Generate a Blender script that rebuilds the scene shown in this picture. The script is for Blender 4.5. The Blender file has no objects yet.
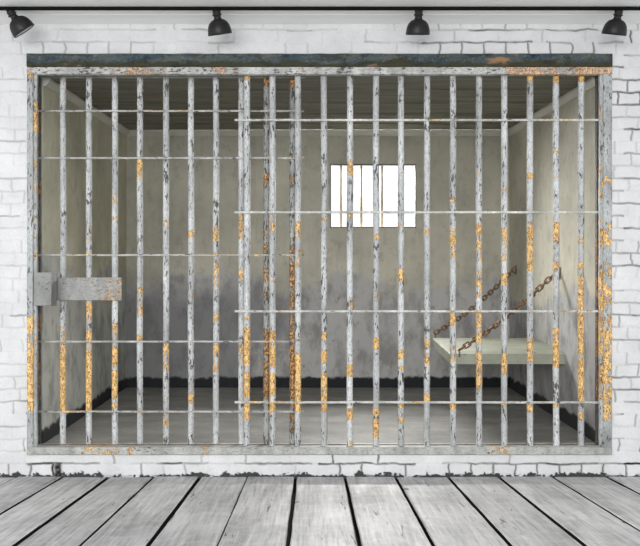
import bpy, math, random
import numpy as np
from mathutils import Vector, Matrix, noise as mnoise

random.seed(7)
scene = bpy.context.scene
col = scene.collection

# ------------------------------------------------------------------ camera
F, D = 812.0, 5.5                      # focal length in pixels, camera to brick wall (m)
cam_data = bpy.data.cameras.new('camera')
cam = bpy.data.objects.new('camera', cam_data)
col.objects.link(cam)
cam.location = (0, -D, 1.0)
cam.rotation_euler = (math.radians(90), 0, 0)
cam_data.sensor_width = 36
cam_data.lens = F / 640 * 36
cam_data.shift_x = 7 / 640
cam_data.shift_y = 56 / 640
scene.camera = cam

# ------------------------------------------------------------------ world, light, exposure
world = bpy.data.worlds.new('overcast_daylight')
scene.world = world
world.use_nodes = True
bg = world.node_tree.nodes['Background']
bg.inputs['Color'].default_value = (0.97, 0.985, 1.0, 1)
bg.inputs['Strength'].default_value = 0.86

def area(name, loc, target, sx, sy, power, color=(1, 1, 1), spread=180):
    l = bpy.data.lights.new(name, 'AREA')
    l.shape = 'RECTANGLE'; l.size = sx; l.size_y = sy; l.energy = power; l.color = color
    l.spread = math.radians(spread)
    o = bpy.data.objects.new(name, l); col.objects.link(o)
    o.location = loc
    o.rotation_euler = (Vector(target) - Vector(loc)).to_track_quat('-Z', 'Y').to_euler()
    return o
area('room_fill', (-1.8, -9.0, 2.6), (.2, 1, 1.2), 6.0, 2.6, 400, (1, 1, 1))  # added soft fill behind the camera, brightens bars and cell interior
area('window_daylight', (0.55, 4.2, 3.2), (0.35, 0.9, 0.9), 3.2, 1.6, 1250, (1.0, 0.98, 0.94))

scene.view_settings.view_transform = 'Standard'
scene.view_settings.look = 'None'
scene.view_settings.gamma = 1
scene.view_settings.exposure = 0.40
scene.view_settings.use_curve_mapping = False

def P(px, py, Y):
    d = D + Y
    return Vector(((px - 313) * d / F, Y, 1 + (329 - py) * d / F))
def PX(px, Y=0): return (px - 313) * (D + Y) / F
def PZ(py, Y=0): return 1 + (329 - py) * (D + Y) / F

# ------------------------------------------------------------------ material helpers
class NT:
    def __init__(s, name):
        s.m = bpy.data.materials.new(name); s.m.use_nodes = True
        s.t = s.m.node_tree; s.n = s.t.nodes; s.l = s.t.links
        s.b = s.n['Principled BSDF']
        s.geo = s.n.new('ShaderNodeNewGeometry')
        s.pos = s.geo.outputs['Position']
    def mapv(s, sc=(1, 1, 1), loc=(0, 0, 0), rot=(0, 0, 0), src=None):
        m = s.n.new('ShaderNodeMapping'); s.l.new(src or s.pos, m.inputs[0])
        m.inputs['Scale'].default_value = sc; m.inputs['Location'].default_value = loc
        m.inputs['Rotation'].default_value = rot
        return m.outputs[0]
    def noise(s, scale, detail=5, rough=.6, vec=None, dist=0):
        n = s.n.new('ShaderNodeTexNoise'); s.l.new(vec or s.pos, n.inputs['Vector'])
        n.inputs['Scale'].default_value = scale; n.inputs['Detail'].default_value = detail
        n.inputs['Roughness'].default_value = rough; n.inputs['Distortion'].default_value = dist
        return n.outputs['Fac']
    def ramp(s, fac, stops):
        r = s.n.new('ShaderNodeValToRGB'); s.l.new(fac, r.inputs[0])
        e = r.color_ramp.elements
        while len(e) < len(stops): e.new(0.5)
        for k, (p, c) in enumerate(stops):
            e[k].position = p
            e[k].color = (c, c, c, 1) if isinstance(c, (int, float)) else (*c, 1)
        return r.outputs[0]
    def math(s, op, a, b=0.0, c=None, clamp=False):
        m = s.n.new('ShaderNodeMath'); m.operation = op; m.use_clamp = clamp
        for k, v in enumerate([a, b] + ([c] if c is not None else [])):
            if isinstance(v, (int, float)): m.inputs[k].default_value = v
            else: s.l.new(v, m.inputs[k])
        return m.outputs[0]
    def mix(s, fac, a, b, mode='MIX'):
        m = s.n.new('ShaderNodeMix'); m.data_type = 'RGBA'; m.blend_type = mode
        for idx, v in ((0, fac), (6, a), (7, b)):
            if isinstance(v, (int, float)): m.inputs[idx].default_value = v
            elif isinstance(v, tuple): m.inputs[idx].default_value = (*v, 1)
            else: s.l.new(v, m.inputs[idx])
        return m.outputs[2]
    def attr(s, name):
        a = s.n.new('ShaderNodeAttribute'); a.attribute_name = name
        return a.outputs['Fac']
    def sep(s):
        x = s.n.new('ShaderNodeSeparateXYZ'); s.l.new(s.pos, x.inputs[0]); return x.outputs
    def bump(s, h, strength=.4, dist=.01):
        b = s.n.new('ShaderNodeBump'); s.l.new(h, b.inputs['Height'])
        b.inputs['Strength'].default_value = strength; b.inputs['Distance'].default_value = dist
        s.l.new(b.outputs[0], s.b.inputs['Normal'])
    def done(s, color, rough=.7, metal=0):
        if isinstance(color, tuple): s.b.inputs['Base Color'].default_value = (*color, 1)
        else: s.l.new(color, s.b.inputs['Base Color'])
        if isinstance(rough, (int, float)): s.b.inputs['Roughness'].default_value = rough
        else: s.l.new(rough, s.b.inputs['Roughness'])
        s.b.inputs['Metallic'].default_value = metal
        return s.m

def smooth(nt, v, lo, hi):
    m = nt.n.new('ShaderNodeMapRange'); m.interpolation_type = 'SMOOTHSTEP'
    nt.l.new(v, m.inputs[0]); m.inputs[1].default_value = lo; m.inputs[2].default_value = hi
    return m.outputs[0]

def mat_painted_steel(name, paint=(.50, .515, .52), chips=.60, orange=(.86, .49, .16), brown=(.13, .075, .04), horiz=False, fleck=.545):
    t = NT(name)
    st = (.45, 1, 1) if horiz else (1, 1, .38)
    v = t.mapv(st)
    R = t.attr('rust')
    n_big = t.noise(62, 6, .7, v)
    n_pat = t.noise(14, 3, .5, t.mapv((1, 1, 1), (3, 1, 5)))
    edge = t.math('ADD', R, t.math('ADD', t.math('MULTIPLY', t.math('SUBTRACT', n_big, .5), 2.1), t.math('MULTIPLY', t.math('SUBTRACT', n_pat, .5), 1.1)))
    mask = smooth(t, edge, .50, .56)
    rim = smooth(t, edge, .40, .52)
    pn = t.noise(9, 4, .6, t.mapv((1, 1, .3), (1, 2, 3)))
    pc = t.mix(t.ramp(pn, [(.3, 0), (.7, 1)]), tuple(c * .62 for c in paint), tuple(min(1, c * 1.40) for c in paint))
    fine = t.noise(120, 3, .7, v)
    pc = t.mix(t.math('MULTIPLY', smooth(t, fine, .46, .62), .55), pc, (.20, .20, .19))
    ch = t.noise(75, 4, .6, t.mapv((.4, 1, 1) if horiz else (1, 1, .33), (7, 3, 1)))
    gate = t.noise(7, 3, .6, t.mapv((1, 1, 1), (11, 5, 2)))
    chm = smooth(t, t.math('ADD', ch, t.math('MULTIPLY', t.math('SUBTRACT', gate, .5), .5)), chips, chips + .05)
    c1 = t.mix(chm, pc, (.075, .07, .065))
    c2 = t.mix(t.math('MULTIPLY', rim, .75), c1, brown)
    on = t.noise(60, 5, .7, t.mapv((1, 1, .6), (2, 9, 4)))
    oc = t.mix(smooth(t, on, .40, .62), tuple(min(1, a_ * b_) for a_, b_ in zip(orange, (1.02, 1.18, 1.5))), tuple(c * .55 for c in orange))
    oc = t.mix(smooth(t, t.noise(95, 4, .6, t.mapv((1, 1, .7), (4, 4, 4))), fleck, fleck + .05), oc, brown)
    c3 = t.mix(mask, c2, oc)
    t.bump(t.math('SUBTRACT', t.math('MULTIPLY', fine, .3), t.math('ADD', mask, chm)), .5, .003)
    return t.done(c3, .62, 0)

M = {}
M['bar'] = mat_painted_steel('chipped_grey_paint_on_bars', (.49, .505, .51), .58)
M['rail'] = mat_painted_steel('chipped_grey_paint_on_straps', (.50, .50, .47), .63, horiz=True)
M['rail_grey'] = mat_painted_steel('greyer_paint_on_gate_straps', (.38, .38, .36), .59, horiz=True)
M['old'] = mat_painted_steel('dark_flaking_paint_on_gate', (.33, .34, .33), .53, (.66, .35, .13), fleck=.46)
M['dark'] = mat_painted_steel('dark_steel_and_edge_shade', (.07, .068, .065), .60, (.42, .20, .08))
M['box'] = mat_painted_steel('worn_lock_box', (.235, .24, .23), .66, (.55, .34, .15), horiz=True)
M['frame'] = mat_painted_steel('grey_paint_on_frame', (.38, .40, .40), .60)
M['head'] = mat_painted_steel('grey_paint_on_head_rail', (.45, .45, .43), .57, (.72, .42, .22), horiz=True)
M['sill'] = mat_painted_steel('grey_paint_on_sill', (.40, .405, .38), .64, horiz=True)
M['plate'] = mat_painted_steel('worn_lock_plate', (.30, .305, .295), .66, (.55, .34, .15), horiz=True)

t = NT('weathered_blue_grey_stone')
n1 = t.noise(9, 6, .7, t.mapv((.5, 1, 1.3))); n2 = t.noise(55, 5, .7)
c = t.mix(t.ramp(n1, [(.35, 0), (.65, 1)]), (.030, .055, .078), (.105, .115, .10))
c = t.mix(t.math('MULTIPLY', smooth(t, n2, .52, .72), .55), c, (.24, .27, .28))
z = t.sep()[2]
low = smooth(t, t.math('ADD', z, t.math('MULTIPLY', n1, .09)), PZ(60, 0), PZ(67, 0))
c = t.mix(smooth(t, t.math('SUBTRACT', t.math('MULTIPLY', t.noise(5, 5, .7, t.mapv((.6, 1, 1))), .16), z), -PZ(61) + .08, -PZ(64) + .08), c, (.05, .05, .03))
c = t.mix(t.math('MULTIPLY', smooth(t, t.noise(17, 7, .75, t.mapv((.6, 1, 1), (3, 3, 3))), .5, .6), .6), c, (.02, .022, .02))
c = t.mix(smooth(t, t.noise(3.1, 4, .6, t.mapv((.8, 1, 2), (4, 0, 8))), .60, .68), c, (.30, .17, .09))
t.bump(n2, .6, .01)
M['lintel'] = t.done(c, .85)

t = NT('white_painted_brick')
g = t.attr('gap'); n = t.noise(4, 5, .6); f = t.noise(70, 4, .6)
c = t.mix(t.ramp(n, [(.3, 0), (.7, 1)]), (.58, .58, .585), (.70, .70, .705))
c = t.mix(t.math('MULTIPLY', smooth(t, f, .50, .70), .32), c, (.46, .46, .46))
c = t.mix(t.math('MULTIPLY', smooth(t, t.noise(13, 5, .7, t.mapv((.7, 1, 1), (8, 1, 1))), .54, .70), .35), c, (.48, .48, .485))
c = t.mix(t.math('MULTIPLY', smooth(t, t.noise(30, 5, .7, t.mapv((1, 1, 1), (5, 5, 5))), .68, .74), .5), c, (.35, .34, .33))
c = t.mix(t.math('POWER', g, .8), c, (.018, .017, .016))
t.bump(t.noise(45, 5, .6), .35, .006)
M['brick'] = t.done(c, .75)

def mat_plaster(name, up, down, zline, dirt, corner_shade=None):
    t = NT(name)
    s = t.sep(); z = s[2]
    big = t.noise(1.6, 6, .6); med = t.noise(6, 6, .65, t.mapv((1, 1, .6))); st = t.noise(16, 5, .7, t.mapv((1, 1, .10)))
    cu = t.mix(t.ramp(big, [(.3, 0), (.7, 1)]), tuple(c * .78 for c in up), tuple(c * 1.2 for c in up))
    cu = t.mix(t.math('MULTIPLY', smooth(t, t.noise(11, 7, .72, t.mapv((1, 1, .8), (6, 2, 8))), .50, .68), .38), cu, tuple(c * .50 for c in up))
    cu = t.mix(t.math('MULTIPLY', smooth(t, t.noise(26, 6, .75, t.mapv((1, 1, .8), (1, 5, 2))), .56, .70), .30), cu, (.62, .60, .52))
    cu = t.mix(t.math('MULTIPLY', smooth(t, st, .5, .75), .30), cu, tuple(c * .55 for c in up))
    cd = t.mix(smooth(t, med, .42, .66), down, tuple(c * .62 for c in down))
    cd = t.mix(smooth(t, t.noise(9, 6, .7, t.mapv((1, 1, .7), (3, 3, 3))), .60, .68), cd, (.30, .28, .23))
    edge = t.math('ADD', z, t.math('MULTIPLY', t.math('SUBTRACT', t.noise(1.1, 7, .62, t.mapv((1, 1, 1), (9, 2, 0))), .5), 1.0))
    c = t.mix(smooth(t, edge, zline - .03, zline + .05), cd, cu)
    if corner_shade:  # shade painted into the colour, lower left of the back wall
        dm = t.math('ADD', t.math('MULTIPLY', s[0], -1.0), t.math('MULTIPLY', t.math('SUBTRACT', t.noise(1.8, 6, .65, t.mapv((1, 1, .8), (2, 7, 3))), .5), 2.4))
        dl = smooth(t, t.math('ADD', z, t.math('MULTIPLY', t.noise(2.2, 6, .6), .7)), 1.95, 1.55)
        c = t.mix(t.math('MULTIPLY', t.math('MULTIPLY', smooth(t, dm, corner_shade, corner_shade + .35), dl), .62), c, (.16, .16, .175))
    # black damp-proof skirting with an uneven brushed top, follows the sloping floor
    fl = t.math('ADD', t.math('MULTIPLY', s[1], .084), .182 + .098)
    e2 = t.math('SUBTRACT', t.math('ADD', z, t.math('MULTIPLY', t.math('SUBTRACT', t.noise(7, 5, .65), .5), .12)), fl)
    c = t.mix(smooth(t, e2, -.01, .02), dirt, c)
    t.bump(t.math('ADD', med, t.noise(40, 5, .6)), .25, .012)
    return t.done(c, .85)
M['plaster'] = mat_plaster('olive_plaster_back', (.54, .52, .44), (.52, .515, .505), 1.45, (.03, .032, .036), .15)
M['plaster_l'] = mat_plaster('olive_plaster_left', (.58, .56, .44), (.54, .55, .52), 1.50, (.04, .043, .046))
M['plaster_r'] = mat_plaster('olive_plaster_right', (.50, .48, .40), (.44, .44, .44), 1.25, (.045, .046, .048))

t = NT('cell_concrete_floor')
c = t.mix(t.ramp(t.noise(3, 6, .6, t.mapv((.6, 1.5, 1))), [(.3, 0), (.7, 1)]), (.19, .19, .18), (.34, .335, .32))
c = t.mix(t.math('MULTIPLY', smooth(t, t.noise(30, 5, .7), .5, .7), .4), c, (.14, .14, .13))
t.bump(t.noise(25, 5, .6), .3, .01); M['cell_floor'] = t.done(c, .6)

t = NT('dark_board_ceiling')
w = t.noise(5, 5, .6, t.mapv((.25, 4, 1)))
c = t.mix(t.ramp(w, [(.3, 0), (.7, 1)]), (.15, .145, .115), (.29, .28, .23))
t.bump(w, .4, .02); M['cell_ceiling'] = t.done(c, .85)

t = NT('pale_cornice_wood')
c = t.mix(t.noise(12, 4, .6, t.mapv((1, .3, 1))), (.56, .55, .49), (.70, .69, .63)); M['cornice'] = t.done(c, .7)
t = NT('dark_window_edge'); M['winframe'] = t.done((.10, .095, .08), .7)
t = NT('weathered_window_bars'); c = t.mix(smooth(t, t.noise(18, 4, .6), .45, .6), (.30, .28, .24), (.42, .34, .23)); M['winbar'] = t.done(c, .7)

t = NT('greenish_concrete_slab')
c = t.mix(t.ramp(t.noise(5, 6, .6), [(.3, 0), (.7, 1)]), (.27, .285, .225), (.40, .415, .34))
c = t.mix(smooth(t, t.noise(9, 5, .7, t.mapv((1, 1, 1), (2, 6, 1))), .62, .7), c, (.16, .16, .12))
t.bump(t.noise(30), .3, .008); M['slab'] = t.done(c, .6)

t = NT('rusted_chain_iron')
c = t.mix(smooth(t, t.noise(45, 4, .6), .42, .6), (.10, .065, .04), (.36, .20, .10)); t.bump(t.noise(120), .4, .003); M['chain'] = t.done(c, .75, .1)
t = NT('dark_iron_plate'); c = t.mix(t.noise(40), (.12, .105, .08), (.24, .19, .13)); M['iron'] = t.done(c, .7)

t = NT('black_lamp_enamel'); t.b.inputs['Specular IOR Level'].default_value = .3; M['lamp'] = t.done((.014, .0135, .013), .42)
t = NT('black_track'); t.b.inputs['Specular IOR Level'].default_value = .15; M['track'] = t.done((.003, .003, .003), .8)
t = NT('lamp_white_inside'); M['lamp_in'] = t.done((.55, .55, .52), .5)
t = NT('bulb_glass'); M['bulb'] = t.done((.8, .8, .76), .2)
t = NT('white_ceiling_paint'); c = t.mix(t.noise(3, 3, .5, t.mapv((.2, 4, 1))), (.84, .84, .83), (.90, .90, .89)); M['ceiling'] = t.done(c, .7)
t = NT('black_underfloor'); M['under'] = t.done((.004, .004, .004), .9)

# plank wood: grain runs along Y, shifted per plank by the 'plank' attribute
t = NT('weathered_grey_planks')
a = t.attr('plank')
cmb = t.n.new('ShaderNodeCombineXYZ'); t.l.new(t.math('MULTIPLY', a, 7.3), cmb.inputs[1]); t.l.new(t.math('MULTIPLY', a, 3.1), cmb.inputs[2])
va = t.n.new('ShaderNodeVectorMath'); va.operation = 'ADD'; t.l.new(t.pos, va.inputs[0]); t.l.new(cmb.outputs[0], va.inputs[1])
V = va.outputs[0]
grain = t.noise(46, 6, .7, t.mapv((1, .05, 1), src=V), .12)
broad = t.noise(3.2, 5, .62, t.mapv((1, .45, 1), src=V), .4)
rings = t.n.new('ShaderNodeTexWave'); rings.wave_type = 'RINGS'; rings.rings_direction = 'Z'
t.l.new(t.mapv((1, .22, 1), src=V), rings.inputs['Vector']); rings.inputs['Scale'].default_value = 9
rings.inputs['Distortion'].default_value = 9; rings.inputs['Detail'].default_value = 3; rings.inputs['Detail Scale'].default_value = .7
c = t.mix(t.ramp(broad, [(.32, 0), (.68, 1)]), (.29, .29, .295), (.55, .55, .555))
c = t.mix(t.math('MULTIPLY', smooth(t, grain, .47, .66), .55), c, (.15, .15, .155))
c = t.mix(t.math('MULTIPLY', smooth(t, grain, .46, .34), .40), c, (.70, .70, .70))
c = t.mix(t.math('MULTIPLY', smooth(t, rings.outputs['Fac'], .75, 1.0), .10), c, (.75, .75, .75))
crk = t.noise(24, 5, .7, t.mapv((1, .10, 1), (3, 1, 0), src=V), .4)
c = t.mix(smooth(t, crk, .63, .68), c, (.05, .05, .05))
kn = t.n.new('ShaderNodeTexVoronoi'); t.l.new(t.mapv((1.6, .9, 1), src=V), kn.inputs['Vector']); kn.inputs['Scale'].default_value = 1.6
kd = t.math('ADD', kn.outputs['Distance'], t.math('MULTIPLY', t.noise(14, 4, .6, V), .08))
c = t.mix(smooth(t, kd, .105, .075), c, (.07, .065, .065))
t.bump(t.math('SUBTRACT', t.math('MULTIPLY', grain, .6), smooth(t, crk, .63, .68)), .5, .006)
M['wood'] = t.done(c, .55)

for k_ in ('brick', 'plaster', 'plaster_l', 'plaster_r', 'dark', 'cell_floor', 'cell_ceiling', 'lintel', 'under', 'old'):
    M[k_].node_tree.nodes['Principled BSDF'].inputs['Specular IOR Level'].default_value = .15

# ------------------------------------------------------------------ mesh helpers
class MB:
    def __init__(s): s.v = []; s.f = []; s.a = []; s.sm = []
    def face(s, idx, smooth=False): s.f.append(idx); s.sm.append(smooth)
    def vert(s, p, a=0.0): s.v.append(tuple(p)); s.a.append(a); return len(s.v) - 1
    def box(s, x0, x1, y0, y1, z0, z1, axis=None, step=.02, fn=None, bev=0.0, jit=0.0):
        """box, optionally cut into rings along an axis; edges chamfered in the section"""
        lo = [x0, y0, z0]; hi = [x1, y1, z1]
        if axis is None: axis = max(range(3), key=lambda k: hi[k] - lo[k]); n = 1
        else: n = max(1, int((hi[axis] - lo[axis]) / step))
        u, w = [k for k in range(3) if k != axis]
        b = min(bev, (hi[u] - lo[u]) * .45, (hi[w] - lo[w]) * .45)
        if b > 0:
            sec = [(lo[u] + b, lo[w]), (hi[u] - b, lo[w]), (hi[u], lo[w] + b), (hi[u], hi[w] - b),
                   (hi[u] - b, hi[w]), (lo[u] + b, hi[w]), (lo[u], hi[w] - b), (lo[u], lo[w] + b)]
        else: sec = [(lo[u], lo[w]), (hi[u], lo[w]), (hi[u], hi[w]), (lo[u], hi[w])]
        k = len(sec); base = len(s.v)
        flip = (axis == 1)
        for i in range(n + 1):
            q = lo[axis] + (hi[axis] - lo[axis]) * i / n
            for (a_, b_) in sec:
                p = [0, 0, 0]; p[axis] = q; p[u] = a_; p[w] = b_
                if jit:
                    nz = mnoise.noise(Vector(p) * 9) * jit
                    p[u] += nz; p[w] += mnoise.noise(Vector(p) * 9 + Vector((5, 5, 5))) * jit
                s.vert(p, fn(*p) if fn else 0.0)
        for i in range(n):
            for j in range(k):
                a0 = base + i * k + j; a1 = base + i * k + (j + 1) % k
                q = [a0, a1, a1 + k, a0 + k]
                s.face(q[::-1] if flip else q)
        c0 = [base + j for j in range(k)]; c1 = [base + n * k + j for j in range(k)]
        s.face(c0 if flip else c0[::-1]); s.face(c1[::-1] if flip else c1)
        return s
    def tube(s, pts, r, n=14, fn=None, caps=True, closed=False, rfn=None):
        pts = [Vector(p) for p in pts]; base = len(s.v); m = len(pts)
        up = None
        for i, p in enumerate(pts):
            if closed: tan = (pts[(i + 1) % m] - pts[i - 1]).normalized()
            else: tan = (pts[min(i + 1, m - 1)] - pts[max(i - 1, 0)]).normalized()
            if up is None:
                up = Vector((0, 1, 0)) if abs(tan.y) < .8 else Vector((1, 0, 0))
            side = tan.cross(up).normalized(); up = side.cross(tan).normalized()
            rr = rfn(i) if rfn else r
            for j in range(n):
                a = 2 * math.pi * j / n
                q = p + (side * math.cos(a) + up * math.sin(a)) * rr
                s.vert(q, fn(q.x, q.y, q.z) if fn else 0.0)
        last = m if closed else m - 1
        for i in range(last):
            for j in range(n):
                a0 = base + i * n + j; a1 = base + i * n + (j + 1) % n
                b0 = base + ((i + 1) % m) * n + j; b1 = base + ((i + 1) % m) * n + (j + 1) % n
                s.face([a0, a1, b1, b0][::-1], True)
        if caps and not closed:
            s.face([base + j for j in range(n)]); s.face([base + (m - 1) * n + j for j in range(n)][::-1])
        return s
    def lathe(s, prof, n=32, mtx=None, close=False):
        base = len(s.v); mtx = mtx or Matrix()
        for (r, z) in prof:
            for j in range(n):
                a = 2 * math.pi * j / n
                s.vert(mtx @ Vector((r * math.cos(a), r * math.sin(a), z)))
        for i in range(len(prof) - 1):
            for j in range(n):
                a0 = base + i * n + j; a1 = base + i * n + (j + 1) % n
                s.face([a0, a1, a1 + n, a0 + n], True)
        return s
    def build(s, name, mat, parent=None, attr='rust', kind=None):
        me = bpy.data.meshes.new(name)
        me.from_pydata(s.v, [], s.f); me.update()
        me.polygons.foreach_set('use_smooth', s.sm)
        if any(s.a):
            at = me.attributes.new(attr, 'FLOAT', 'POINT'); at.data.foreach_set('value', s.a)
        for m_ in (mat if isinstance(mat, list) else [mat]): me.materials.append(m_)
        o = bpy.data.objects.new(name, me); col.objects.link(o)
        if parent: 
            o.parent = parent
            q_ = parent.parent.matrix_basis @ parent.matrix_parent_inverse if parent.parent else parent.matrix_basis
            o.matrix_parent_inverse = q_.inverted() if not parent.parent else Matrix()
        if kind: o['kind'] = kind
        return o

def thing(name, loc, label, cat, group=None):
    o = bpy.data.objects.new(name, None); col.objects.link(o); o.location = loc
    o.empty_display_size = .1
    o['label'] = label; o['category'] = cat
    if group: o['group'] = group
    return o

def zones(zs, Y, axis='z'):
    """rust amount from a list of (pixel0, pixel1, amount) spans, read off the photograph"""
    out = []
    for a, b, v in zs:
        if axis == 'z': q = sorted((PZ(a, Y), PZ(b, Y)))
        else: q = sorted((PX(a, Y), PX(b, Y)))
        out.append((q[0], q[1], v))
    def fn(x, y, z):
        q = z if axis == 'z' else x
        r = 0.0
        for lo, hi, v in out:
            e = .008
            if lo - e < q < hi + e:
                w = min(1, (q - lo + e) / (2 * e), (hi + e - q) / (2 * e))
                r = max(r, v * w)
        return r
    return fn

# ------------------------------------------------------------------ brick wall (fine relief mesh, opening left for the cell)
def brick_wall():
    S = F / D
    xs = np.concatenate([np.arange(-330, -10, 4.0), np.arange(-10, 27, .72), np.arange(27, 612, .78), np.arange(612, 650, .72), np.arange(650, 960, 4.0), [960]])
    ys = np.concatenate([np.arange(20.0, 54, .66), np.arange(54, 455, .70), np.arange(455, 478, .62), [479.0]])
    Xp, Yp = np.meshgrid(xs, ys)
    rng = np.random.RandomState(5)
    def vnoise(X, Y, sx, sy, seed):
        r = np.random.RandomState(seed); G = r.rand(256, 256)
        u = X / sx + 100; v = Y / sy + 100
        i = np.floor(u).astype(int); j = np.floor(v).astype(int); fu = u - i; fv = v - j
        fu = fu * fu * (3 - 2 * fu); fv = fv * fv * (3 - 2 * fv)
        g = lambda a, b: G[a % 256, b % 256]
        return (g(i, j) * (1 - fu) + g(i + 1, j) * fu) * (1 - fv) + (g(i, j + 1) * (1 - fu) + g(i + 1, j + 1) * fu) * fv
    wob = (vnoise(Xp, Yp, 14, 40, 1) - .5) * 2.0 + (vnoise(Xp, Yp, 4, 9, 2) - .5) * .9
    wobx = (vnoise(Xp, Yp, 30, 6, 3) - .5) * 2.2 + (vnoise(Xp, Yp, 5, 3, 4) - .5) * .8
    course = 12.40
    yy = Yp + wob; xx = Xp + wobx
    row = np.floor((yy - 42.2) / course).astype(int)              # row 0 = 42..54
    fy = (yy - 42.2) - row * course
    dh = np.minimum(fy, course - fy)                              # distance to a bed joint
    jrow = np.where(fy < course / 2, row, row + 1)
    w = np.where(row % 2 == 0, 22.05, 44.1)
    off = np.where(row % 2 == 0, 21.2, 12.0) + ((row * 37) % 5 - 2) * 1.3
    for k_, v_ in ((0, 20.95), (34, 8.6), (33, 25.2), (4, .6)): off = np.where(row == k_, v_, off)
    cx = np.floor((xx - off) / w).astype(int); fx = (xx - off) - cx * w
    dv = np.minimum(fx, w - fx); jc = np.where(fx < w / 2, cx, cx + 1)
    # how open (dark) each joint is
    def h01(a, b, seed): return (np.sin(a * 127.1 + b * 311.7 + seed * 74.7) * 43758.5453) % 1.0
    def openh(jr):
        seg = np.floor(Xp / 26).astype(int)
        base = h01(jr, seg, 1) ** 2.2
        a = vnoise(Xp, Yp * 0 + jr * 3.3, 12, 1, 9)
        return base * (.30 + .9 * a)
    oh = openh(jrow); ov = h01(row, jc, 2) ** 2.0 * .9
    right = np.clip((Xp - 600) / 25, 0, 1); topr = np.clip((Xp - 415) / 40, 0, 1) * (Yp < 60)
    amp = .22 + .36 * right + .25 * topr + .10 * (Yp > 300) + .25 * (Yp > 450)
    gh = oh * amp * 1.6; gv = ov * amp * 1.0
    def bed(y, x0, x1, v):
        m = (np.abs(jrow * course + 42.2 - y) < 4) & (Xp > x0) & (Xp < x1); gh[m] = np.maximum(gh[m], v * (0.75 + .5 * (vnoise(Xp, Yp, 5, 5, 6)[m] - .3)))
    def head(y0, xs_, v):
        for x in xs_:
            m = (np.abs(Xp - x) < 7) & (Yp > y0) & (Yp < y0 + course); gv[m] = np.maximum(gv[m], v)
    for a in [(42, 422, 533, .62), (42, 70, 110, .15), (79, 612, 650, .75), (91, 612, 650, .85), (103, 612, 650, .7), (115, 612, 650, .3),
              (176, 0, 27, .3), (215, 0, 20, .35), (313, 10, 27, .5), (464, 27, 62, 1.0), (464, 62, 100, .55), (464, 245, 300, .6), (464, 318, 372, .85),
              (464, 372, 400, .6), (464, 470, 640, .55), (202, 612, 650, .5), (253, 612, 640, .45), (264, 612, 650, .6), (316, 612, 650, .6),
              (376, 612, 650, .5), (389, 612, 650, .55), (29, 60, 150, .12), (340, 612, 650, .45), (300, 612, 650, .35)]: bed(*a)
    head(42.2, [43, 65, 87, 109, 131], .30); head(42.2, [441, 463, 485, 507, 529, 551, 573, 596], .55)
    head(91.8, [618, 640], .7); head(79.4, [634], .6)
    head(463.8, [35, 340, 362, 405, 449, 471, 493, 515, 537, 559, 581, 603, 625], .65); head(463.8, [57], 1.0); head(451.4, [334, 377], .7)
    jw = .60 + .60 * vnoise(Xp, Yp, 9, 9, 7)
    sh = np.clip(1.0 - np.maximum(dh - .45, 0) / jw, 0, 1); sv = np.clip(1.0 - np.maximum(dv - .4, 0) / jw, 0, 1)
    gap = np.maximum(sh ** 1.3 * gh, sv ** 1.3 * gv)
    # crumbled foot of the wall against the boards
    foot = np.clip((Yp - (474.6 + 6.5 * (vnoise(Xp, Yp, 9, 6, 12) - .5) + 5.0 * (vnoise(Xp, Yp, 1.6, 1.5, 13) - .5))) / 0.8, 0, 1)
    big = np.exp(-((Xp - 57.5) / 3.6) ** 4) * (Yp > 463.5) * 1.0 * (.6 + .8 * vnoise(Xp, Yp, 2.5, 2.5, 21))
    gap = np.clip(np.maximum.reduce([gap, foot * .92, big]), 0, 1)
    soft = np.clip(1 - np.minimum(dh, dv) / 2.6, 0, 1)
    depth = soft ** 1.5 * (.0005 + .0014 * vnoise(Xp, Yp, 60, 25, 14)) + gap * .010
    brk = h01(row, cx, 5) * .0012 + (vnoise(Xp, Yp, 9, 6, 15) - .5) * .002
    X = (Xp - 313) / S; Z = 1 + (329 - Yp) / S; Yw = depth + brk
    ny, nx = Xp.shape
    inside = (Xp > 26.9) & (Xp < 612.0) & (Yp > 53.9) & (Yp < 455)
    X = X.ravel(); 
    verts = np.stack([X, Yw.ravel(), Z.ravel()], 1)
    idx = np.arange(ny * nx).reshape(ny, nx)
    q = np.stack([idx[:-1, :-1], idx[1:, :-1], idx[1:, 1:], idx[:-1, 1:]], -1)
    ctrx = (Xp[:-1, :-1] + Xp[1:, 1:]) / 2; ctry = (Yp[:-1, :-1] + Yp[1:, 1:]) / 2
    keep = ~((ctrx > 27) & (ctrx < 611.9) & (ctry > 54) & (ctry < 455))
    q = q[keep]
    used = np.unique(q); remap = -np.ones(ny * nx, int); remap[used] = np.arange(len(used))
    verts = verts[used]; q = remap[q]; gp = gap.ravel()[used]
    mb = MB()
    xa, xb, za, zb = PX(27) , PX(612), PZ(455), PZ(54)
    L, R_, T, B = PX(-330), PX(960), PZ(20), 0.0
    for bx in ((L, xa, B, T), (xb, R_, B, T), (xa, xb, zb, T), (xa, xb, B, za)):
        mb.box(bx[0], bx[1], .014, .22, bx[2], bx[3])
    nv = len(verts)
    fv = [tuple(v) for v in verts.tolist()] + mb.v
    ff = q.tolist() + [[i + nv for i in f] for f in mb.f]
    me = bpy.data.meshes.new('wall_front'); me.from_pydata(fv, [], ff); me.update()
    at = me.attributes.new('gap', 'FLOAT', 'POINT'); at.data.foreach_set('value', gp.tolist() + [0.0] * len(mb.v))
    me.materials.append(M['brick'])
    o = bpy.data.objects.new('wall_front', me); col.objects.link(o); o['kind'] = 'structure'
brick_wall()

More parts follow.
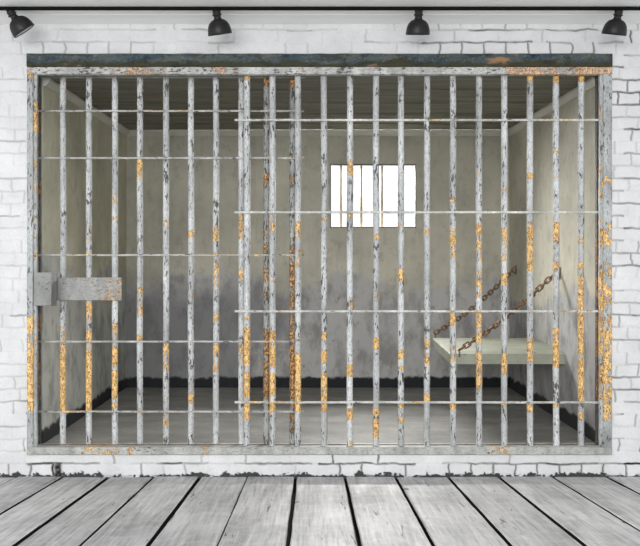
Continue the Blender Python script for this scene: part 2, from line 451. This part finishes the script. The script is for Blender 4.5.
# ------------------------------------------------------------------ board floor of the room
def board_floor():
    joints = [(-310, 2), (-262, 3), (-215, 2), (-168, 3), (-121, 2), (-75, 3), (-29, 2.0), (17, 3.2), (62.3, 3.4), (108, 6.2), (153.4, 4.8), (200, 4.6), (247.4, 1.7), (295.7, 4.6), (345, 4.2),
              (395.7, 4.2), (448.6, 4.0), (499, 5.0), (552.9, 4.8), (607, 5.0), (658, 3), (708, 3), (757, 2), (806, 3), (855, 2), (905, 3)]
    mb = MB(); black_faces = []
    rnd = random.Random(3)
    for k in range(len(joints) - 1):
        x0 = PX(joints[k][0]) + joints[k][1] / 217 / 2; x1 = PX(joints[k + 1][0]) - joints[k + 1][1] / 217 / 2
        zt = rnd.uniform(-.005, .002)
        base = len(mb.v); pid = k + 1.0
        b = .006
        n = 90; ya, yb = -5.2, -.002
        for i in range(n + 1):
            y = ya + (yb - ya) * i / n
            wl = mnoise.noise(Vector((x0 * 5, y * 3, 0))) * .003 + mnoise.noise(Vector((x0 * 5, y * 14, 9))) * .0014
            wr = mnoise.noise(Vector((x1 * 5, y * 3, 4))) * .003 + mnoise.noise(Vector((x1 * 5, y * 14, 2))) * .0014
            for (px_, pz_) in ((x0 + wl, -.045), (x0 + wl, zt - b), (x0 + wl + b, zt), (x1 + wr - b, zt), (x1 + wr, zt - b), (x1 + wr, -.045)):
                mb.vert((px_, y, pz_), pid)
        for i in range(n):
            for j in range(5):
                a0 = base + i * 6 + j
                mb.face([a0, a0 + 6, a0 + 7, a0 + 1][::-1]); black_faces.append(j in (0, 4))  # plank sides take the black underfloor colour
        mb.face([base + j for j in range(6)]); mb.face([base + n * 6 + j for j in range(6)][::-1]); black_faces += [True, True]
    nplank = len(mb.f); side = [i for i in range(nplank) if black_faces[i]]
    mb.box(PX(-312), PX(907), -5.2, .22, -.07, -.046)
    o = mb.build('floor', [M['wood'], M['under']], attr='plank', kind='structure')
    for i in side + list(range(nplank, len(mb.f))): o.data.polygons[i].material_index = 1
board_floor()

# ------------------------------------------------------------------ room ceiling with shallow steps toward the wall
zc = PZ(24)
mb = MB()
mb.box(PX(-330), PX(960), -5.2, 0.02, zc + .012, zc + .09)
def yat(py, z=zc): return (z - 1) * F / (329 - py) - D
mb.box(PX(-330), PX(960), yat(14.5), 0.0, zc, zc + .03)
mb.box(PX(-330), PX(960), yat(11.2), yat(14.5), zc + .004, zc + .03)
mb.build('ceiling', M['ceiling'], kind='structure')

# ------------------------------------------------------------------ cell shell
XL, XR, YB, YF = -1.885, 1.985, 2.70, .05
def zfl(Y): return .182 + .084 * Y
def zce(Y): return 2.735 + .098 * Y
def prism(name, pts, mat, kind='structure'):
    """8-corner block: pts = bottom four then top four"""
    mb = MB()
    for p in pts: mb.vert(p)
    for f in ([0, 1, 2, 3][::-1], [4, 5, 6, 7], [0, 1, 5, 4], [1, 2, 6, 5], [2, 3, 7, 6], [3, 0, 4, 7]): mb.face(f)
    return mb.build(name, mat, kind=kind)
W = .10
prism('floor', [(XL, .15, .0), (XR, .15, .0), (XR, YB, .0), (XL, YB, .0), (XL, .15, zfl(.15)), (XR, .15, zfl(.15)), (XR, YB, zfl(YB)), (XL, YB, zfl(YB))], M['cell_floor'])
prism('wall_left', [(XL - W, .172, 0), (XL, .172, 0), (XL, YB, 0), (XL - W, YB, 0), (XL - W, .172, zce(.172)), (XL, .172, zce(.172)), (XL, YB, zce(YB)), (XL - W, YB, zce(YB))], M['plaster_l'])
prism('wall_right', [(XR, YF, 0), (XR + W, YF, 0), (XR + W, YB, 0), (XR, YB, 0), (XR, YF, zce(YF)), (XR + W, YF, zce(YF)), (XR + W, YB, zce(YB)), (XR, YB, zce(YB))], M['plaster_r'])
# ceiling: boards running across the cell
mb = MB()
nb = 15
for i in range(nb):
    y0 = YF + (YB - YF + W) * i / nb; y1 = YF + (YB - YF + W) * (i + 1) / nb - .008
    dz = (i * 7 % 3) * .004
    b = len(mb.v)
    for (x, y) in ((XL - W, y0), (XR + W, y0), (XR + W, y1), (XL - W, y1)): mb.vert((x, y, zce(y) + dz))
    for (x, y) in ((XL - W, y0), (XR + W, y0), (XR + W, y1), (XL - W, y1)): mb.vert((x, y, zce(y) + .06))
    for f in ([3, 2, 1, 0], [4, 5, 6, 7], [0, 1, 5, 4], [1, 2, 6, 5], [2, 3, 7, 6], [3, 0, 4, 7]): mb.face([b + q for q in f])
b = len(mb.v)
for (x, y) in ((XL - W, YF), (XR + W, YF), (XR + W, YB + W), (XL - W, YB + W)): mb.vert((x, y, zce(y) + .06))
for (x, y) in ((XL - W, YF), (XR + W, YF), (XR + W, YB + W), (XL - W, YB + W)): mb.vert((x, y, zce(y) + .12))
for f in ([3, 2, 1, 0], [4, 5, 6, 7], [0, 1, 5, 4], [1, 2, 6, 5], [2, 3, 7, 6], [3, 0, 4, 7]): mb.face([b + q for q in f])
mb.build('ceiling', M['cell_ceiling'], kind='structure')
# back wall with the window opening
wx0, wx1, wz0, wz1 = PX(330, YB), PX(416, YB), PZ(228, YB), PZ(164, YB)
mb = MB(); zt = zce(YB)
for (a, b_, c0, c1) in ((XL - W, wx0, 0, zt), (wx1, XR + W, 0, zt), (wx0, wx1, 0, wz0), (wx0, wx1, wz1, zt)):
    mb.box(a, b_, YB, YB + W, c0, c1)
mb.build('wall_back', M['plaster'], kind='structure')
# cell window: thin frame and four upright bars
win = bpy.data.objects.new('window_1', None); col.objects.link(win); win.location = ((wx0 + wx1) / 2, YB + .05, wz0); win['kind'] = 'structure'
bpy.context.view_layer.update()
fw = .010
mb = MB()
mb.box(wx0, wx0 + fw, YB - .004, YB + .03, wz0, wz1); mb.box(wx1 - fw, wx1, YB - .004, YB + .03, wz0, wz1)
mb.box(wx0, wx1, YB - .004, YB + .03, wz0, wz0 + fw); mb.box(wx0, wx1, YB - .004, YB + .03, wz1 - fw, wz1)
mb.build('window_frame', M['winframe'], win)
for px in (341, 361.3, 382, 402):
    x = PX(px, YB + .05)
    MB().tube([(x, YB + .05, wz0), (x, YB + .05, (wz0 + wz1) / 2), (x, YB + .05, wz1)], .013, 12).build('window_bar', M['winbar'], win)
# cornice strips where the walls meet the ceiling
def strip(name, a, b_, inward):
    mb = MB(); h = .052; w_ = .045
    for p in (a, b_):
        for (du, dz) in ((0, -h), (w_ * .35, -h), (w_, -h * .35), (w_, 0), (0, 0)):
            mb.vert((p[0] + inward[0] * du, p[1] + inward[1] * du, p[2] + dz))
    for j in range(5): mb.face([j, (j + 1) % 5, 5 + (j + 1) % 5, 5 + j])
    mb.face([4, 3, 2, 1, 0]); mb.face([5, 6, 7, 8, 9])
    return mb.build(name, M['cornice'], kind='structure')
strip('trim_1', (XL, .172, zce(.172)), (XL, YB, zce(YB)), (1, 0))
strip('trim_2', (XR, .14, zce(.14)), (XR, YB, zce(YB)), (-1, 0))
strip('trim_3', (XL, YB, zce(YB)), (XR, YB, zce(YB)), (0, -1))

# ------------------------------------------------------------------ the frame around the opening
fr = thing('gate_frame', (0, 0, PZ(455)), 'rusty grey frame with blue-grey lintel and lock box, set in the white brick wall', 'frame')
bpy.context.view_layer.update()
MB().box(PX(27.3), PX(611.7), -.016, .05, PZ(67), PZ(54.2), axis=0, step=.03, bev=.004, jit=.003, fn=lambda *a: 0.001).build('lintel', M['lintel'], fr)
hz = zones([(27, 33, .7), (108, 125, .42), (125, 150, .6), (150, 168, .35), (212, 236, .45), (300, 306, .3), (420, 432, .25), (505, 545, .62), (545, 575, .45), (575, 612, .72)], 0, 'x')
mb = MB().box(PX(27.3), PX(611.7), -.010, .030, PZ(74.6), PZ(67.2), axis=0, step=.012, bev=.004, jit=.002, fn=hz)
for px in list(range(38, 612, 25)):                    # rivet heads along the rail
    mb.lathe([(.0, .009), (.004, .008), (.007, .004), (.008, 0)], 10, Matrix.Translation((PX(px), -.009, PZ(70.6))) @ Matrix.Rotation(math.radians(90), 4, 'X'))
mb.build('head_rail', M['head'], fr)
lz = zones([(72, 80, .6), (316, 335, .8), (335, 350, .55), (350, 412, .92)], 0)
lz2 = zones([(104, 134, .62), (140, 200, .35), (205, 260, .3), (320, 400, .35)], .06)
mb = MB().box(PX(27.4), PX(33.4), -.010, .02, PZ(447), PZ(74.6), axis=2, step=.012, bev=.003, jit=.002, fn=lz)
mb.box(PX(32.8), PX(36.6), .004, .035, PZ(447), PZ(74.6), axis=2, step=.012, bev=.003, jit=.003, fn=lz2)
mb.build('left_jamb', M['frame'], fr)
rz = zones([(175, 185, .5), (222, 246, .6), (262, 285, .5), (285, 330, .52), (330, 420, .66)], 0)
mb = MB().box(PX(603), PX(611.6), -.010, .02, PZ(447), PZ(74.6), axis=2, step=.012, bev=.003, jit=.002, fn=rz)
mb.box(PX(600.2), PX(603.6), .004, .035, PZ(447), PZ(74.6), axis=2, step=.012, bev=.003, jit=.003, fn=zones([(105, 125, .5), (165, 200, .4), (220, 250, .6), (270, 400, .62)], .05))
mb.build('right_jamb', M['frame'], fr)
MB().box(PX(596.2, .1), PX(600.8, .1), .09, .125, PZ(446, .1), PZ(76, .1), axis=2, step=.012, bev=.002, jit=.002, fn=zones([(230, 400, .45)], .1)).build('edge_shade_strip', M['dark'], fr)  # dark strip added for the shadow line inside the right jamb
sz = zones([(83, 120, .42), (128, 134, .6), (200, 210, .5), (490, 515, .35)], 0, 'x')
MB().box(PX(27.4), PX(611.6), -.012, .20, PZ(454.7), PZ(447), axis=0, step=.012, bev=.004, jit=.002, fn=sz).build('sill', M['sill'], fr)
# lock box on the left jamb
mb = MB().box(PX(34, -.05), PX(51.3, -.05), -.05, .075, PZ(305.5, -.05), PZ(272.5, -.05), axis=2, step=.012, bev=.004, jit=.003, fn=lambda x, y, z: .12)
mb.build('lock_box', M['box'], fr)

# ------------------------------------------------------------------ barred gate (behind) and barred panel (in front)
def bar(x_px, y_top, y_bot, Y, r, zs, mat, parent, name='bar'):
    x = PX(x_px, Y); z0, z1 = PZ(y_bot, Y), PZ(y_top, Y)
    n = int((z1 - z0) / .012)
    rnd = random.Random(x_px)
    ph = rnd.uniform(0, 50)
    pts = [(x + mnoise.noise(Vector((ph, i * .02, 0))) * .003, Y, z0 + (z1 - z0) * i / n) for i in range(n + 1)]
    rf = lambda i: r * (1 + .07 * mnoise.noise(Vector((ph, i * .25, 3))))
    return MB().tube(pts, r, 14, fn=zones(zs, Y), rfn=rf).build(name, mat, parent)

YG, YP = .145, .062
gate = thing('barred_gate', (PX(165, YG), YG, PZ(446, YG)), 'sliding gate of grey bars with a lock plate, at the left behind the fixed bars', 'gate')
bpy.context.view_layer.update()
gbars = {63: [(79, 87, .4), (325, 345, .6), (345, 372, .72), (372, 412, .92)],
         89: [(222, 245, .42), (302, 322, .6), (330, 345, .75), (350, 412, 1.15)],
         115: [(192, 206, .4), (216, 221, .55), (322, 342, .55), (346, 366, .9), (370, 398, .95), (403, 409, .6)],
         140: [(158, 180, .72), (285, 318, .5), (334, 341, .8), (408, 414, .6)],
         166: [(220, 226, .5), (343, 356, .62), (356, 372, .5), (412, 426, .45)],
         191: [(172, 175, .5), (231, 238, .75), (294, 300, .35), (380, 388, .4), (394, 405, .6)],
         216: [(226, 242, .72), (258, 300, .46), (308, 322, .5), (343, 352, .85), (352, 372, .45)],
         241: [(215, 240, .55), (270, 285, .6), (345, 362, .5)],
         266: [(78, 87, 1.0), (174, 184, .75), (224, 300, .52), (328, 400, .62)],
         292: [(78, 88, 1.0), (176, 182, .6), (236, 262, .5), (260, 330, .62), (330, 400, .72), (400, 432, .5)]}
for px, zs in gbars.items():
    old = px in (266, 292)
    ob = bar(px + (0 if px < 230 else .4), 76.0, 447, YG, .0212, zs, M['old'] if old else M['bar'], gate)
    if old: ob['label'] = 'darker bar covered in brown flaking rust'
gx = lambda a, b, v: (a, b, v)
straps = [(111, [(148, 190, .4), (200, 240, .25)]), (158, [(270, 305, .2)]), (255, [(60, 100, .3), (190, 300, .35)]), (341.5, [(56, 64, .5)]), (411.5, [(60, 92, .5), (96, 102, .3), (137, 143, .5)])]
for y, zs in straps:
    MB().box(PX(39, YG), PX(304, YG), YG - .0285, YG - .0205, PZ(y + .95, YG - .025), PZ(y - .85, YG - .025), axis=0, step=.012, jit=.0012, fn=zones(zs, YG, 'x')).build('cross_strap', M['rail_grey'], gate)
MB().box(PX(36.5, YG), PX(305, YG), YG - .018, YG + .02, PZ(77.6, YG), PZ(74.4, YG), axis=0, step=.02, bev=.002, jit=.001, fn=zones([(155, 165, .4)], YG, 'x')).build('top_rail', M['frame'], gate)
MB().box(PX(36.5, YG), PX(305, YG), YG - .03, YG + .02, PZ(447.5, YG), PZ(445.2, YG), axis=0, step=.02, bev=.002, jit=.001, fn=zones([(50, 115, .6), (130, 300, .25)], YG, 'x')).build('bottom_rail', M['sill'], gate)
MB().box(PX(36.2, YG), PX(40.6, YG), YG - .02, YG + .02, PZ(446, YG), PZ(77, YG), axis=2, step=.012, bev=.002, jit=.002, fn=zones([(104, 134, .4), (180, 205, .45), (280, 400, .45)], YG)).build('stile', M['dark'], gate)
mb = MB().box(PX(50.5, .11), PX(121.3, .11), .106, .121, PZ(300.5, .11), PZ(277.5, .11), axis=0, step=.012, bev=.003, jit=.002,
      fn=lambda x, y, z: (.30 if x > PX(82, .11) else .12) + (.25 if (x > PX(100, .11) and z < PZ(293, .11)) else 0))
mb.build('lock_plate', M['plate'], gate)

panel = thing('cell_grille', (PX(414, YP), YP, PZ(447, YP)), 'fixed panel of upright grey bars with orange rust, right of the lock plate gate', 'grille')
bpy.context.view_layer.update()
pbars = {247: [(77, 82, .7), (226, 230, .4), (316, 321, .5), (327, 366, .95), (372, 398, .95), (402, 420, .9)],
         272.5: [(216, 232, .5), (280, 284, .4), (330, 345, .7), (345, 367, .95), (373, 396, 1.0), (402, 412, .8)],
         298: [(221, 240, .6), (248, 268, .5), (334, 342, .4), (354, 382, .95), (382, 412, .9)],
         324: [(216, 222, .4), (330, 340, .6), (350, 364, .72), (372, 387, .85), (387, 412, .78)],
         350: [(160, 176, .72), (213, 218, .7), (231, 234, .6), (292, 310, .4), (364, 376, 1.0), (384, 390, .4), (408, 420, .85), (440, 446, .5)],
         376: [(234, 240, .7), (288, 300, .45), (338, 350, .9), (408, 416, .8), (418, 438, .7)],
         401: [(171, 175, .5), (224, 228, .5), (268, 282, .65), (350, 360, .78), (366, 370, .7), (403, 408, .7), (416, 424, .6)],
         427: [(230, 235, 1.1), (338, 365, .55), (394, 402, 1.0)],
         453: [(199, 203, .55), (229, 232, .7), (235, 246, 1.0), (248, 258, .6), (312, 326, .72), (344, 362, .55), (402, 409, .9)],
         479: [(172, 176, .5), (224, 236, .75), (236, 262, .6), (270, 300, .5), (310, 345, .5), (350, 392, .6)],
         504.3: [(189, 192, .5), (228, 262, .55), (273, 285, .95), (352, 376, .66), (400, 406, .7)],
         530: [(76, 82, 1.0), (174, 179, .8), (221, 240, .68), (240, 272, .68), (336, 362, .66), (404, 412, .75)],
         556: [(76, 83, 1.1), (151, 154, .8), (176, 179, .6), (222, 242, .78), (262, 272, .5), (328, 338, .75), (338, 367, .85), (402, 408, .7)],
         581: [(75, 82, 1.1), (176, 180, .5), (236, 248, .55), (262, 270, .6), (275, 310, .60), (310, 355, .85), (358, 404, .85), (410, 420, .7)]}
for px, zs in pbars.items():
    bar(px, 73.5, 447.5, YP, .0215, zs, M['bar'], panel)
pstr = [(119.8, [(400, 460, .4), (480, 600, .3)]), (212, [(560, 602, .25)]), (311, [(445, 480, .35), (520, 602, .35), (273, 285, .4)]), (402, [(244, 300, .45), (410, 420, .5)])]
for y, zs in pstr:
    MB().box(PX(235, YP), PX(602, YP), YP - .0290, YP - .0205, PZ(y + 1.35, YP - .025), PZ(y - .75, YP - .025), axis=0, step=.012, jit=.0012, fn=zones(zs, YP, 'x')).build('cross_strap', M['rail'], panel)

MB().box(PX(41, .1), PX(597, .1), .085, .105, PZ(447, .1), PZ(444.3, .1), axis=0, step=.02, bev=.002, jit=.0015, fn=zones([(55, 120, .55), (150, 200, .3), (480, 600, .3)], .1, 'x')).build('bottom_rail', M['dark'], panel)

# ------------------------------------------------------------------ bench slab hinged on the right wall
by0, by1, bx = .89, 1.86, 1.075
zb = lambda Y: .812 + (Y - .89) * .119
bench = thing('wall_bench', (XR, by0, zb(by0) - .09), 'pale greenish slab bench fixed to the right cell wall, held by rusty chains', 'bench')
bpy.context.view_layer.update()
mb = MB(); th = .088; b_ = .008
rows = []
for Y in np.linspace(by0, by1, 14):
    e = b_ if Y in (by0, by1) else 0
    z = zb(Y); xl = bx + mnoise.noise(Vector((0, Y * 8, 2))) * .004 + e
    rows.append([mb.vert(p) for p in ((XR, Y, z - e), (xl + b_, Y, z - e), (xl, Y, z - b_ - e), (xl, Y, z - th + b_), (xl + b_, Y, z - th), (XR, Y, z - th))])
for a, c_ in zip(rows[:-1], rows[1:]):
    for j in range(6): mb.face([a[j], a[(j + 1) % 6], c_[(j + 1) % 6], c_[j]][::-1])
mb.face(rows[0][::1]); mb.face(rows[-1][::-1])
mb.build('slab', M['slab'], bench)
MB().box(XR - .035, XR, by0 + .01, by1 - .01, zb(by0) - .10, zb(by0) - .02).build('wall_bracket', M['iron'], bench)

# ------------------------------------------------------------------ chains
def link_mesh():
    L, w_, r = .033, .0175, .0066
    pts = []
    for k in range(20):
        a = 2 * math.pi * k / 20
        x = w_ * math.sin(a); y = (L - w_) * (1 if math.cos(a) > 0 else -1) + w_ * math.cos(a)
        pts.append((x, y, 0))
    mb = MB().tube(pts, r, 8, closed=True)
    me = mb.build('chain_link', M['chain']); m = me.data
    bpy.data.objects.remove(me)
    return m
LM = link_mesh()
def chain(label, top, bottom, sag, plate_n):
    top = Vector(top); bottom = Vector(bottom)
    c = thing('hanging_chain', top, label, 'chain', 'rusty chains holding the bench')
    bpy.context.view_layer.update()
    inv = c.matrix_basis.inverted()
    # iron plate and eye on the wall
    mb = MB().box(XR - .012, XR - .0005, top.y - .028, top.y + .028, top.z - .045, top.z + .045, axis=2, bev=.006)
    wp = mb.build('wall_plate', M['iron'], c)
    ring = [(top.x - .014 + .024 * math.cos(a) - .004, top.y, top.z + .024 * math.sin(a)) for a in [2 * math.pi * k / 16 for k in range(16)]]
    MB().tube(ring, .006, 8, closed=True).build('eye_ring', M['chain'], wp)
    a0 = top + Vector((-.040, 0, -.01)); n0 = 200
    path = [a0.lerp(bottom, i / n0) + Vector((0, 0, -sag * 4 * (i / n0) * (1 - i / n0))) for i in range(n0 + 1)]
    ln = sum((path[i + 1] - path[i]).length for i in range(n0)); pitch = .049
    n = round(ln / pitch); acc = 0; k = 0
    for i in range(n0):
        seg = (path[i + 1] - path[i]).length; acc += seg
        if acc >= (k + .5) * ln / n and k < n:
            tan = (path[i + 1] - path[i]).normalized()
            s = tan.cross(Vector((0, 0, 1))).normalized(); u = s.cross(tan)
            R_ = Matrix((s, tan, u)).transposed().to_4x4() @ Matrix.Rotation(math.radians(90 * (k % 2) + 25), 4, 'Y')
            o = bpy.data.objects.new('link', LM); col.objects.link(o); o.parent = c
            o.matrix_parent_inverse = inv
            o.matrix_basis = Matrix.Translation(path[i]) @ R_
            k += 1
    # eye bolt fixed in the slab edge
    q = bottom
    MB().tube([(q.x, q.y, q.z + .0), (q.x + .004, q.y + .002, q.z - .025), (q.x + .004, q.y + .004, q.z - .055)], .007, 8).build('eye_bolt', M['iron'], c)
chain('rusty brown chain to the near corner of the bench, nearer of two chains', (XR - .006, 1.03, PZ(273, 1.03)), (PX(459, .885), .880, PZ(350, .885)), .035, 0)
chain('dark rusty chain to the far corner of the bench, farther of two chains', (XR - .006, 2.42, PZ(270, 2.42)), (PX(435, 1.86), 1.867, PZ(333, 1.86)), .05, 0)

# ------------------------------------------------------------------ track and lamps
ty = yat(8.5)
track = MB().box(PX(-250, ty), PX(900, ty), ty - .010, ty + .010, PZ(10.1, ty), PZ(7.1, ty), bev=.003).build('lighting_track', M['track'])
zt0 = PZ(10.1, ty)
track['label'] = 'long thin black lighting track running along the white ceiling'; track['category'] = 'track'
def lamp(px_top, py_top, tilt, label, back=21, s=1.0, gap=True):
    # local: origin at the swivel, shade hangs along -z
    base = Vector((PX(px_top, ty), ty, zt0))
    o = thing('track_spotlight', base, label, 'lamp', 'black spotlights hanging from the track')
    bpy.context.view_layer.update()
    Mx = Matrix.Translation(base + Vector((0, 0, -.012 - (.0)))) @ Matrix.Rotation(math.radians(-tilt), 4, 'Y') @ Matrix.Rotation(math.radians(back), 4, 'X')
    MB().lathe([(0, .0), (.026, .0), (.026, -.010), (.015, -.016), (0, -.016)], 24, Matrix.Translation(base + Vector((0, 0, .001)))).build('track_adapter', M['track'], o)
    neck = [(0, .012), (.022, .010), (.026, .002), (.026, -.006), (.022, -.010), (.030, -.013), (.031, -.020), (.024, -.024), (.022, -.032), (.025, -.038), (.029, -.052)]
    MB().lathe(neck, 24, Mx).build('socket_neck', M['lamp'], o)
    sh = [(.026, -.044), (.040, -.050), (.052, -.058), (.063, -.071), (.070, -.086), (.0745, -.102), (.077, -.120), (.079, -.137), (.077, -.139), (.073, -.134), (.070, -.112), (.064, -.090), (.054, -.072), (.040, -.060), (.0, -.054)]
    sh = [(r, z) for r, z in sh]
    mb = MB().lathe(sh, 40, Mx)
    so = mb.build('shade', [M['lamp'], M['lamp_in']], o)
    for i, p in enumerate(so.data.polygons):
        if i // 40 >= 9: p.material_index = 1
    MB().lathe([(0, -.128), (.015, -.125), (.022, -.114), (.022, -.102), (.014, -.088), (.012, -.058)][::-1], 20, Mx).build('bulb', M['bulb'], so)
    return o
lamp(10.5, 10, 34, 'black dome spotlight tilted sharply to the right, leftmost on the track')
lamp(216.5, 10, 8, 'black dome spotlight above the sliding gate, second from the left and tipped slightly right')
lamp(418.7, 10, 0, 'black dome spotlight pointing straight down, third from the left on the track')
lamp(618.7, 10, -6, 'black dome spotlight tipped slightly left above the right frame edge, rightmost on the track')
